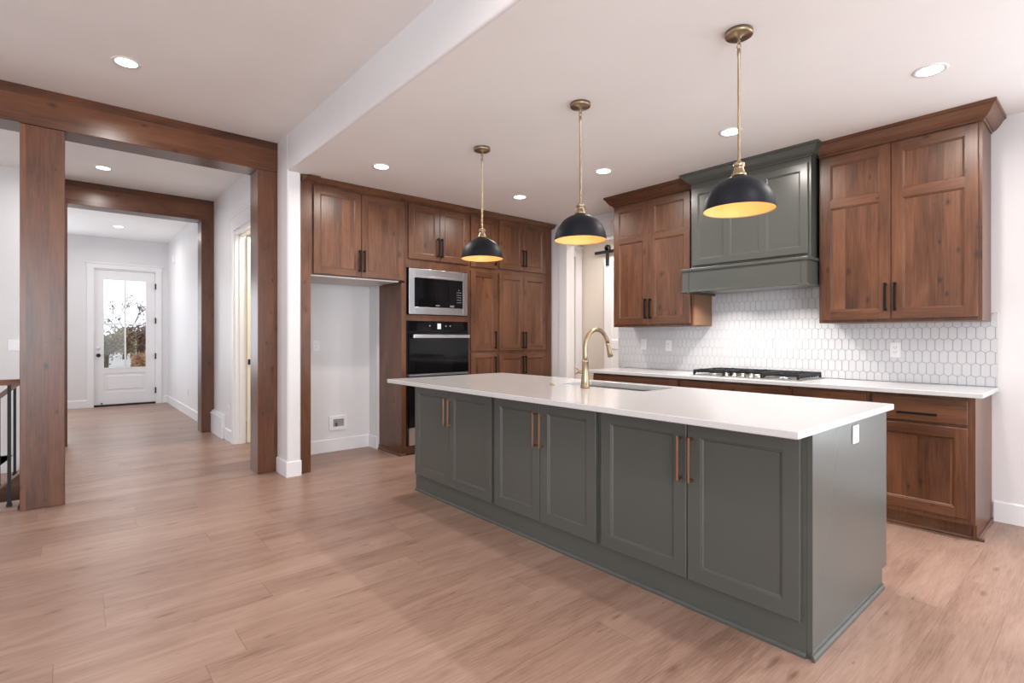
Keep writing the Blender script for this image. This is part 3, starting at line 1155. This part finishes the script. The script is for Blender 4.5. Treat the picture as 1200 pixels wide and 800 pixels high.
def oven_door(z0, z1):
    d = MB().box(2.772, 3.536, BF - .045, BF - .002, z0, z1, .003).build('oven_door', M['bglass'], t)
    m = MB().box(2.87, 3.44, BF - .0462, BF - .044, z0 + .09, z1 - .14)
    m.build('window', M['bglass'], d)
    m = MB().box(2.79, 3.52, BF - .098, BF - .078, z1 - .062, z1 - .022, .006)
    m.box(2.81, 2.83, BF - .08, BF - .044, z1 - .054, z1 - .030).box(3.48, 3.50, BF - .08, BF - .044, z1 - .054, z1 - .030)
    m.build('handle', M['steel'], d)
    return d


oven_door(.862, 1.306)
MB().box(2.772, 3.536, BF - .034, BF, .838, .858).build('divider_strip', M['steel'], t)
oven_door(.295, .832)
MB().box(2.772, 3.536, BF - .03, BF, .104, .288, .002).build('vent_trim', M['steel'], t)

# narrow pantry
t = thing('narrow_pantry_cabinet', 'narrow one-door-wide tall wooden pantry right of the oven tower', 'cabinet', (3.79, 5.25, 0))
m = MB().box(3.574, 4.003, BF, 5.64, .0, TOPZ)
m.build('carcass', M['woodZ'], t)
wood_door(t, fb, 3.590, 3.972, 2.078, 2.668, DT, WX, (3.945, 2.12, 2.33), frame=.06)
wood_door(t, fb, 3.590, 3.972, 1.096, 2.030, DT, WX, (3.945, 1.115, 1.325), frame=.06)
wood_door(t, fb, 3.590, 3.972, .115, 1.075, DT, WX, (3.945, .80, 1.02), frame=.06)
# wide pantry
t = thing('wide_pantry_cabinet', 'wide two-door tall wooden pantry at the passage end', 'cabinet', (4.46, 5.25, 0))
m = MB().box(4.005, 4.922, BF, 5.64, .0, TOPZ)
m.build('carcass', M['woodZ'], t)
for (w0, w1, h0, h1) in ((2.088, 2.684, 2.14, 2.35), (1.092, 2.030, 1.115, 1.325), (.115, 1.052, .80, 1.02)):
    wood_door(t, fb, 4.018, 4.408, w0, w1, DT, WX, (4.386, h0, h1), frame=.06)
    wood_door(t, fb, 4.413, 4.800, w0, w1, DT, WX, (4.436, h0, h1), frame=.06)

CROWN = [(0, 0), (.006, 0), (.010, .008), (.014, .008), (.022, .013), (.034, .024), (.047, .041), (.056, .052), (.064, .055), (.064, .068), (0, .068)]


def crown(z, h=.068, out=1.0):
    return [(o * out, z + q * h / .068) for o, q in CROWN]


m = MB()
m.sweep(crown(2.686, .059, 1.0), [(4.926, 5.60), (4.926, BF - .006), (1.7425, BF - .006), (1.7425, 4.893), (1.6475, 4.893), (1.6475, 4.8615)])
single(m, 'crown_molding', WX, (3.3, BF, 2.69), 'long stained crown molding along the top of the tall cabinet wall', 'molding')

# =============================================================== RANGE WALL
RF = 4.472
fr = FX(RF)
WY = M['woodY']


def wall_cab(y0, y1, split, label, pulls, retl, retr):
    t = thing('wall_cabinet', label, 'cabinet', (4.64, (y0 + y1) / 2, 1.362), 'wooden wall cabinets on the range wall')
    MB().box(RF, 4.817, y0, y1, 1.362, 2.68).build('carcass', M['woodZ'], t)
    wood_door(t, fr, y0 + .018, split - .002, 1.385, 2.630, DT, WY, (split - .026, 1.44, 1.64), mids=(2.262,), frame=.066)
    wood_door(t, fr, split + .002, y1 - .018, 1.385, 2.630, DT, WY, (split + .030, 1.44, 1.64), mids=(2.262,), frame=.066)
    path = [(RF - .004, y1), (RF - .004, y0)]
    if retr:
        path = path + [(4.817, y0)]
    if retl:
        path = [(4.817, y1)] + path
    path = path[::-1]
    MB().sweep(crown(2.642, .1035, 1.2), path).build('crown', WY, t)
    return t


wall_cab(.578, 1.531, 1.062, 'two-door wooden wall cabinet to the right of the range hood', True, False, True)
wall_cab(2.609, 3.538, 3.087, 'two-door wooden wall cabinet to the left of the range hood', True, True, False)
# pale raw side of the left wall cabinet next to the hood
t = [o for o in COL.objects if o.name == 'wall_cabinet.001'][0]
MB().box(RF + .02, 4.816, 2.6075, 2.6092, 1.37, 1.80).build('side_skin', M['maple'], t)['label'] = 'paler side panel'

# hood
t = thing('range_hood', 'olive-grey panelled range hood over the cooktop', 'range hood', (4.6, 2.07, 1.655))
HX = 4.385
MB().box(HX, 4.817, 1.56, 2.575, 1.862, 2.69).build('body', M['green'], t)
fh = FX(HX)
door_mesh(fh, 1.578, 2.557, 1.905, 2.608, .018, .055, vsplit=(1.920, 2.232)).build('front_panel', [M['green']] * 3, t)
m = MB()
AX = 4.265
m.box(AX, AX + .02, 1.566, 2.574, 1.668, 1.850)
m.box(AX, 4.817, 1.546, 1.566, 1.668, 1.850).box(AX, 4.817, 2.574, 2.594, 1.668, 1.850)
m.box(AX - .012, 4.817, 1.534, 2.606, 1.845, 1.868, .003)
m.box(AX - .010, AX + .03, 1.536, 2.604, 1.655, 1.670, .003)
m.box(AX + .03, 4.817, 1.536, 1.57, 1.655, 1.669).box(AX + .03, 4.817, 2.57, 2.604, 1.655, 1.669)
for y in (1.60, 2.54):
    m.box(AX - .004, AX, y - .012, y - .008, 1.67, 1.845)
m.build('apron', M['green'], t)
li = MB().box(AX + .021, 4.816, 1.567, 2.573, 1.676, 1.69).build('liner', M['steel'], t)
for y in (1.80, 2.34):
    MB().lathe((4.40, y, 1.676), [(.032, 0), (.032, -.004), (.0001, -.005)], 20).build('lamp', M['led'], li)
    area('hood_lamp', Vector((4.40, y, 1.668)) - t.location, (0, 0, 0), .06, .06, 6.5, (1, .95, .90), 2.4, t, 'DISK')
MB().sweep(crown(2.655, .0905, 1.2), [(4.817, 2.575), (HX - .004, 2.575), (HX - .004, 1.56), (4.817, 1.56)][::-1]).build('crown', M['green'], t)

# base cabinets
GX = 4.214
fg = FX(GX)


def base_cab(y0, y1, label, doors, door_u, end=False):
    t = thing('base_cabinet', label, 'cabinet', (4.5, (y0 + y1) / 2, 0), 'wooden base cabinets under the range counter')
    m = MB()
    ya = y0 + (.016 if end else 0)
    m.box(GX, 4.828, ya, y1, .10, .884)
    m.box(GX + .06, 4.828, ya, y1, 0, .10)
    m.build('carcass', M['woodZ'], t)
    if end:
        m = MB().extrude([(GX, .10), (GX + .045, .10), (GX + .045, 0), (4.828, 0), (4.828, .884), (GX, .884)], y0, ya, lambda a, b2, h: (a, h, b2))
        m.build('end_panel', M['woodZ'], t)
        MB().sweep([(0, 0), (.011, 0), (.011, .01), (.006, .018), (0, .018)], [(4.828, y0), (GX + .045, y0)][::-1][::-1]).build('shoe_molding', WY, t)
    MB().sweep([(0, 0), (.011, 0), (.011, .01), (.006, .018), (0, .018)], [(GX + .06, y1), (GX + .06, ya - .05 * end)][::-1]).build('toe_molding', WY, t)
    a, b2 = y0 + .018 + (.016 if end else 0), y1 - .014
    cc = (a + b2) / 2
    slab_drawer(t, fg, a, b2, .712, .862, DT, WY, (.762, cc - .105, cc + .105))
    for (p, q, hu) in door_u:
        wood_door(t, fg, p, q, .135, .692, DT, WY, (hu, .46, .66), frame=.062)
    return t


base_cab(.576, 1.122, 'wooden drawer-over-door base cabinet at the exposed right end of the range counter', 1, [(.609, 1.108, 1.085)], True)
base_cab(1.124, 1.632, 'wooden base cabinet mostly hidden by the island, right of the cooktop one', 1, [(1.142, 1.618, 1.165)])
base_cab(1.634, 2.582, 'wooden base cabinet directly under the gas cooktop', 2, [(1.652, 2.106, 2.084), (2.110, 2.568, 2.132)])
base_cab(2.584, 3.60, 'wooden base cabinet at the passage end of the range counter', 2, [(2.602, 3.088, 3.066), (3.092, 3.586, 3.114)])

CX0, CX1, CYa, CYb = 4.26, 4.775, 1.60, 2.515
single(slab_with_hole(4.168, 4.8175, .536, 3.655, .884, .914, (CX0 + .03, CX1 - .03, CYa + .03, CYb - .03)), 'range_countertop', M['quartz'], (4.5, 2.1, .884),
       'white quartz counter along the tiled range wall', 'countertop')

# cooktop
t = thing('gas_cooktop', 'five-burner stainless gas cooktop with black grates under the range hood', 'cooktop', (4.52, 2.06, .914))
m = MB().box(CX0, CX1, CYa, CYb, .9145, .922, .003)
m.box(CX0 + .037, CX1 - .037, CYa + .037, CYb - .037, .886, .915)
m.build('tray', M['dsteel'], t)
burn = [(4.40, 1.76, .040), (4.64, 1.76, .034), (4.56, 2.06, .055), (4.40, 2.36, .036), (4.64, 2.36, .040)]
for (x, y, r) in burn:
    m = MB().lathe((x, y, .922), [(r * 1.15, 0), (r * 1.1, .012), (r * .8, .014)], 24)
    bq = m.build('burner', M['steel'], t)
    MB().lathe((x, y, .936), [(r, 0), (r, .006), (r * .85, .010), (.0001, .011)], 24).build('burner_cap', M['iron'], bq)


def grate(y0, y1, x0, x1, centres):
    m = MB()
    z0, z1, b = .944, .966, .0065
    def bar(xa, xb, ya, yb, za=z0, zb=z1):
        m.box(xa, xb, ya, yb, za, zb, .0015)
    bar(x0, x0 + 2 * b, y0, y1)
    bar(x1 - 2 * b, x1, y0, y1)
    bar(x0, x1, y0, y0 + 2 * b)
    bar(x0, x1, y1 - 2 * b, y1)
    yc = (y0 + y1) / 2
    if len(centres) > 1:
        bar((x0 + x1) / 2 - b, (x0 + x1) / 2 + b, y0, y1)
    for (x, y) in centres:
        for sx in (-1, 1):
            xe = {-1: x0, 1: x1}[sx] if len(centres) == 1 else ((x0 if sx < 0 else (x0 + x1) / 2) if x < (x0 + x1) / 2 else ((x0 + x1) / 2 if sx < 0 else x1))
            bar(min(xe, x + sx * .02), max(xe, x + sx * .02), y - b * .8, y + b * .8, z0 + .004, z1 + .003)
        bar(x - b * .8, x + b * .8, y0, y - .02, z0 + .004, z1 + .003)
        bar(x - b * .8, x + b * .8, y + .02, y1, z0 + .004, z1 + .003)
    n = 9
    for k in range(n):       # slotted side bars
        x = x0 + (x1 - x0) * (k + .5) / n
        for y in (y0 + b, y1 - b):
            bar(x - .009, x + .009, y - b * .9, y + b * .9, .932, .945)
    for x in (x0 + b, x1 - b):
        for y in (y0 + b, y1 - b):
            m.box(x - .008, x + .008, y - .008, y + .008, .922, .955, .002)
    m.build('grate', M['iron'], t)


grate(1.615, 1.905, CX0 + .03, CX1 - .015, [(4.40, 1.76), (4.64, 1.76)])
grate(1.912, 2.208, CX0 + .12, CX1 - .015, [(4.56, 2.06)])
grate(2.215, 2.50, CX0 + .03, CX1 - .015, [(4.40, 2.36), (4.64, 2.36)])
for k in range(5):
    y = 1.915 + k * .0725
    m = MB().lathe((4.315, y, .922), [(.022, 0), (.022, .004), (.017, .006), (.0155, .026), (.013, .029), (.0001, .030)], 20)
    m.build('knob', M['dsteel'], t)

# =============================================================== PENDANTS
px, py = 2.507, 1.217
PND = thing('pendant_light', 'black dome pendant lamp nearest, over the outlet end of the island', 'pendant lamp', (px, py, CEIL_K), 'dome pendants over the island')
m = MB().lathe((px, py, CEIL_K), [(.0001, -.034), (.010, -.034), (.012, -.026), (.058, -.024), (.064, -.021), (.064, 0)], 36)
m.build('canopy', M['brass'], PND)
m = MB()
def torus(mm, c, R_, r_, plane, sz=1.0, n=20):
    pts = []
    for k in range(n + 1):
        a = 2 * PI * k / n
        u, v = R_ * math.cos(a), R_ * sz * math.sin(a)
        pts.append((c[0] + (u if plane == 'x' else 0), c[1] + (u if plane == 'y' else 0), c[2] + v))
    mm.tube(pts, r_, 8, cap=False)
torus(m, (px, py, 2.697), .009, .0026, 'x', 1.5)
torus(m, (px, py, 2.676), .009, .0026, 'y', 1.5)
m.build('loop', M['brass'], PND)
m = MB().lathe((px, py, 0), [(.0001, 2.663), (.007, 2.662), (.0085, 2.655), (.0085, 2.632), (.0062, 2.628), (.0062, 2.118), (.0085, 2.114), (.0085, 2.10)], 16)
m.build('rod', M['brass'], PND)
m = MB().lathe((px, py, 0), [(.0001, 2.112), (.012, 2.111), (.024, 2.104), (.027, 2.098), (.027, 2.085), (.022, 2.082), (.022, 2.072), (.026, 2.068), (.026, 2.058), (.034, 2.050), (.036, 2.038), (.0001, 2.034)], 28)
m.build('socket', M['brass'], PND)
R1, ZR = .164, 1.874
outer = [(R1 * math.cos(a), ZR + .164 * math.sin(a)) for a in [math.radians(q) for q in (0, 8, 16, 24, 32, 40, 48, 56, 64, 72, 78)]]
th = .003
m = MB()
prof_o = [(R1 + .002, ZR - .002), (R1 + .002, ZR + .004)] + outer[1:] + [(.030, ZR + .163), (.004, ZR + .164)]
m.lathe((px, py, 0), prof_o, 48)
# remove automatic caps on the open rim
m.f.pop(-2), m.mi.pop(-2), m.sm.pop(-2)
inner = [(R1 + .002, ZR - .002), (R1 - .001, ZR - .002), (R1 - .002, ZR + .004)] + [(r - th, z - th) for r, z in outer[1:]] + [(.004, ZR + .158)]
sh = m.build('shade', M['shade'], PND)
m = MB().lathe((px, py, 0), inner, 48)
m.f.pop(-2), m.mi.pop(-2), m.sm.pop(-2)
m.build('shade_lining', M['gold'], sh)['label'] = 'gold inner lining'
m = MB().lathe((px, py, 0), [(.0001, 1.955), (.016, 1.958), (.027, 1.972), (.030, 1.988), (.024, 2.008), (.014, 2.024), (.014, 2.034)], 20)
m.build('bulb', M['bulb'], PND)
l = bpy.data.lights.new('pendant_bulb', 'POINT')
l.energy = 1.7
l.color = (1.0, .74, .45)
l.shadow_soft_size = .031
lo = bpy.data.objects.new('pendant_bulb', l)
COL.objects.link(lo)
lo.parent = PND
lo.location = (0, 0, 1.945 - CEIL_K)
for y, lab in ((2.251, 'black dome pendant lamp in the middle of three, above the faucet'),
               (3.285, 'black dome pendant lamp farthest away, in front of the tall wooden pantry doors')):
    o = copy_tree(PND)
    o.location = (px, y, CEIL_K)
    o['label'] = lab

# =============================================================== RECESSED LIGHTS
CAN = thing('recessed_light', 'round recessed ceiling light above the right-hand wall cabinet', 'ceiling light', (3.68, .695, CEIL_K), 'recessed ceiling lights')
m = MB().lathe((3.68, .695, CEIL_K), [(.060, -.002), (.062, -.004), (.078, -.005), (.082, -.001), (.082, 0), (.060, 0)], 32, close=True)
m.build('trim_ring', M['white'], CAN)
MB().lathe((3.68, .695, CEIL_K), [(.060, -.001), (.060, -.003), (.0001, -.0035)], 32).build('lens', M['lens'], CAN)
area('downlight', (0, 0, -.008), (0, 0, 0), .085, .085, CAN_W, CAN_COL, PI * .92, CAN, 'DISK')
for (x, y, z, lab) in ((3.68, 1.849, CEIL_K, 'round recessed ceiling light in front of the range hood, behind the near pendant rod'),
                       (3.68, 3.026, CEIL_K, 'round recessed ceiling light near the left wall cabinet, right of the middle pendant'),
                       (3.68, 4.163, CEIL_K, 'round recessed ceiling light between the far and middle pendants, by the pantry'),
                       (2.108, 4.211, CEIL_K, 'round recessed ceiling light above the fridge niche cabinet'),
                       (.313, 4.284, CEIL_G, 'round recessed light in the high ceiling in front of the near timber beam'),
                       (.319, 7.104, CEIL_G, 'round recessed ceiling light between the two hall beams'),
                       (.68, 10.70, CEIL_G, 'round recessed ceiling light in the entry, closest to the front door')):
    o = copy_tree(CAN)
    o.location = (x, y, z)
    o['label'] = lab
# the same fittings over the part of the great room behind the camera and in the two side rooms, unseen, with extra ones added there to brighten
for (x, y, z) in ((.72, 1.45, CEIL_G), (-2.6, -1.9, CEIL_G), (2.13, .10, CEIL_K), (3.68, -1.6, CEIL_K), (5.7, 4.6, CEIL_K), (5.6, 3.4, CEIL_K), (2.8, 7.2, CEIL_K), (2.0, 6.25, CEIL_K)):
    o = copy_tree(CAN)
    o.location = (x, y, z)
    o['label'] = 'round recessed ceiling light outside the photo, lighting a neighbouring part of the room'

# =============================================================== STAIR RAILING AND STAIRS
t = thing('stair_railing', 'wood-topped black iron stair guard running left from the near timber post', 'railing', (-.6, 5.27, 0))
m = MB().sweep([(-.034, .905), (.034, .905), (.036, .925), (.028, .945), (-.028, .945), (-.036, .925)], [(-.243, 5.27), (-2.2, 5.27)])
m.build('handrail', M['woodX'], t)


def baluster(x, y, z0, z1, parent):
    m = MB().box(x - .010, x + .010, y - .010, y + .010, z0, z1)
    m.box(x - .017, x + .017, y - .017, y + .017, z0, z0 + .018, .004)
    m.box(x - .013, x + .013, y - .013, y + .013, z0 + .018, z0 + .032, .004)
    m.build('baluster', M['iron'], parent)


for k in range(8):
    baluster(-.303 - k * .115, 5.275, .022, .906, t)
MB().box(-2.2, -.25, 5.185, 5.44, -.02, .022, .006).build('curb_board', M['floor'], t)['label'] = 'light oak landing board'

t = thing('descending_stair_rail', 'second stair rail of black balusters sloping down to the left behind the guard', 'railing', (-.6, 6.65, 0))
sl = .92
x0 = -.215
def zs(x, z): return z + sl * (x - x0)
m = MB()
poly = [(x0, zs(x0, .90)), (x0, zs(x0, .955)), (-2.4, zs(-2.4, .955)), (-2.4, zs(-2.4, .90))]
m.extrude(poly, 6.62, 6.68, lambda a, b2, h: (a, h, b2))
m.build('handrail', M['woodX'], t)
m = MB()
poly = [(x0, zs(x0, .085)), (x0, zs(x0, -.16)), (-2.4, zs(-2.4, -.16)), (-2.4, zs(-2.4, .085))]
m.extrude(poly, 6.63, 6.67, lambda a, b2, h: (a, h, b2))
m.build('stringer', M['woodX'], t)
m = MB()
poly = [(x0, zs(x0, .108)), (x0, zs(x0, .085)), (-2.4, zs(-2.4, .085)), (-2.4, zs(-2.4, .108))]
m.extrude(poly, 6.615, 6.685, lambda a, b2, h: (a, h, b2))
m.build('cap_board', M['floor'], t)
for k in range(7):
    x = -.345 - k * .105
    baluster(x, 6.65, zs(x, .10), zs(x, .91), t)
t = thing('stair_flight', 'oak stair flight going down beside the white stair wall', 'stairs', (-1.2, 7.2, -2.0))
for k in range(10):
    xa = -.28 - k * .20
    m = MB().box(xa - .23, xa, 6.70, 7.68, -.18 * (k + 1) - .03, -.18 * (k + 1), .005)
    m.box(xa - .015, xa, 6.70, 7.68, -.18 * (k + 1), -.18 * k - .03)
    m.build('tread', M['floor'], t)
m = MB()
poly = [(-.25, .14), (-.25, -.05), (-2.3, -.05 + sl * (-2.05)), (-2.3, .14 + sl * (-2.05))]
m.extrude(poly, 7.684, 7.70, lambda a, b2, h: (a, h, b2))
struct('baseboard_stairs', m, M['trim'])

# =============================================================== BARN DOOR beyond the passage opening
t = thing('barn_door', 'white sliding barn door in the passage with black strap hanger', 'barn door', (6.13, 4.6, .02))
fd = FX(6.15)
door_mesh(fd, 4.05, 5.02, .02, 2.42, .035, .14, mids=(1.15,)).build('slab', [M['trim']] * 3, t)
m = MB()
m.box(6.085, 6.112, 4.918, 4.963, 2.315, 2.59, .003)
m.lathe((6.085, 4.940, 2.575), [(.048, 0), (.048, .028)], 20, 'x')
m.build('strap_hanger', M['black'], t)
m = MB().box(6.085, 6.112, 4.16, 4.205, 2.315, 2.59, .003)
m.lathe((6.085, 4.182, 2.575), [(.048, 0), (.048, .028)], 20, 'x')
m.build('strap_hanger', M['black'], t)
t = thing('barn_door_track', 'black flat steel rail the barn door hangs from', 'track', (6.15, 4.3, 2.5))
m = MB().box(6.125, 6.135, 3.1, 5.21, 2.505, 2.550)
m.build('rail', M['black'], t)
for y in (3.3, 4.2, 5.12):
    MB().lathe((6.135, y, 2.528), [(.012, 0), (.012, .065)], 10, 'x').build('standoff', M['black'], t)

# =============================================================== OUTSIDE THE FRONT DOOR
m = MB().box(-60, 60, 12.2, 120, -.5, -.35)
struct('ground', m, M['snow'])


def tree(x, y, h, r, leaf, label, nl=2600, seed=1, dens=1.0):
    rd = random.Random(seed)
    t = thing('bare_tree', label, 'tree', (x, y, -.35), 'autumn trees outside the front door')
    m = MB()
    m.tube([(x, y, -.4), (x + .05, y, h * .2), (x, y, h * .45)], [.14, .11, .08], 8)
    tips = []
    def branch(p, d, L, rr, dep):
        q = p + d * L
        m.tube([p, (p + q) / 2 + Vector((rd.uniform(-.06, .06), rd.uniform(-.06, .06), 0)), q], [rr, rr * .8, rr * .6], 5)
        tips.append(q)
        if dep:
            for _ in range(3):
                nd_ = (d + Vector((rd.uniform(-.8, .8), rd.uniform(-.8, .8), rd.uniform(-.15, .7)))).normalized()
                branch(q, nd_, L * rd.uniform(.55, .8), rr * .6, dep - 1)
    for k in range(6):
        a = k * PI / 3 + rd.uniform(-.3, .3)
        branch(Vector((x, y, h * rd.uniform(.02, .36))), Vector((math.cos(a) * .8, math.sin(a) * .8, rd.uniform(.5, 1.1))).normalized(), h * .26, .045, 3)
    m.build('branches', M['bark'], t)
    m = MB()
    for k in range(nl):
        p = rd.choice(tips) + Vector((rd.gauss(0, .2), rd.gauss(0, .2), rd.gauss(0, .2))) * r
        if p.z < -.3:
            continue
        s = rd.uniform(.035, .085)
        a = Vector((rd.uniform(-1, 1), rd.uniform(-1, 1), rd.uniform(-1, 1))).normalized()
        b2 = a.orthogonal().normalized()
        c2 = a.cross(b2)
        m.add([p - b2 * s, p + c2 * s * .6, p + b2 * s, p - c2 * s * .6], [(0, 1, 2, 3)])
    m.build('foliage', leaf, t)


tree(1.45, 31, 1.75, .85, M['leafA'], 'bushy ochre tree seen through the left panes of the front door', 5200, 3)
tree(3.2, 34.5, 1.8, .95, M['leafB'], 'bushy rust-brown tree seen through the right panes of the front door', 5600, 5)
tree(3.4, 48, 4.6, .7, M['leafB'], 'taller bare-branched tree standing behind the bushy ones', 700, 9)
m = MB()
rd = random.Random(4)
for k in range(2600):
    p = Vector((rd.uniform(2.05, 3.5), rd.uniform(25.4, 26.4), rd.uniform(-.35, .62)))
    s = rd.uniform(.03, .07)
    a = Vector((rd.uniform(-1, 1), rd.uniform(-1, 1), rd.uniform(-1, 1))).normalized()
    b2 = a.orthogonal().normalized()
    c2 = a.cross(b2)
    m.add([p - b2 * s, p + c2 * s * .6, p + b2 * s, p - c2 * s * .6], [(0, 1, 2, 3)])
for k in range(14):
    x = 2.1 + k * .1
    m.tube([(x, 25.9, -.36), (x + rd.uniform(-.1, .1), 25.9, .5)], .012, 5)
single(m, 'hedge', M['leafC'], (2.7, 25.9, -.35), 'low orange-brown hedge at the lower right of the front door glass', 'hedge')
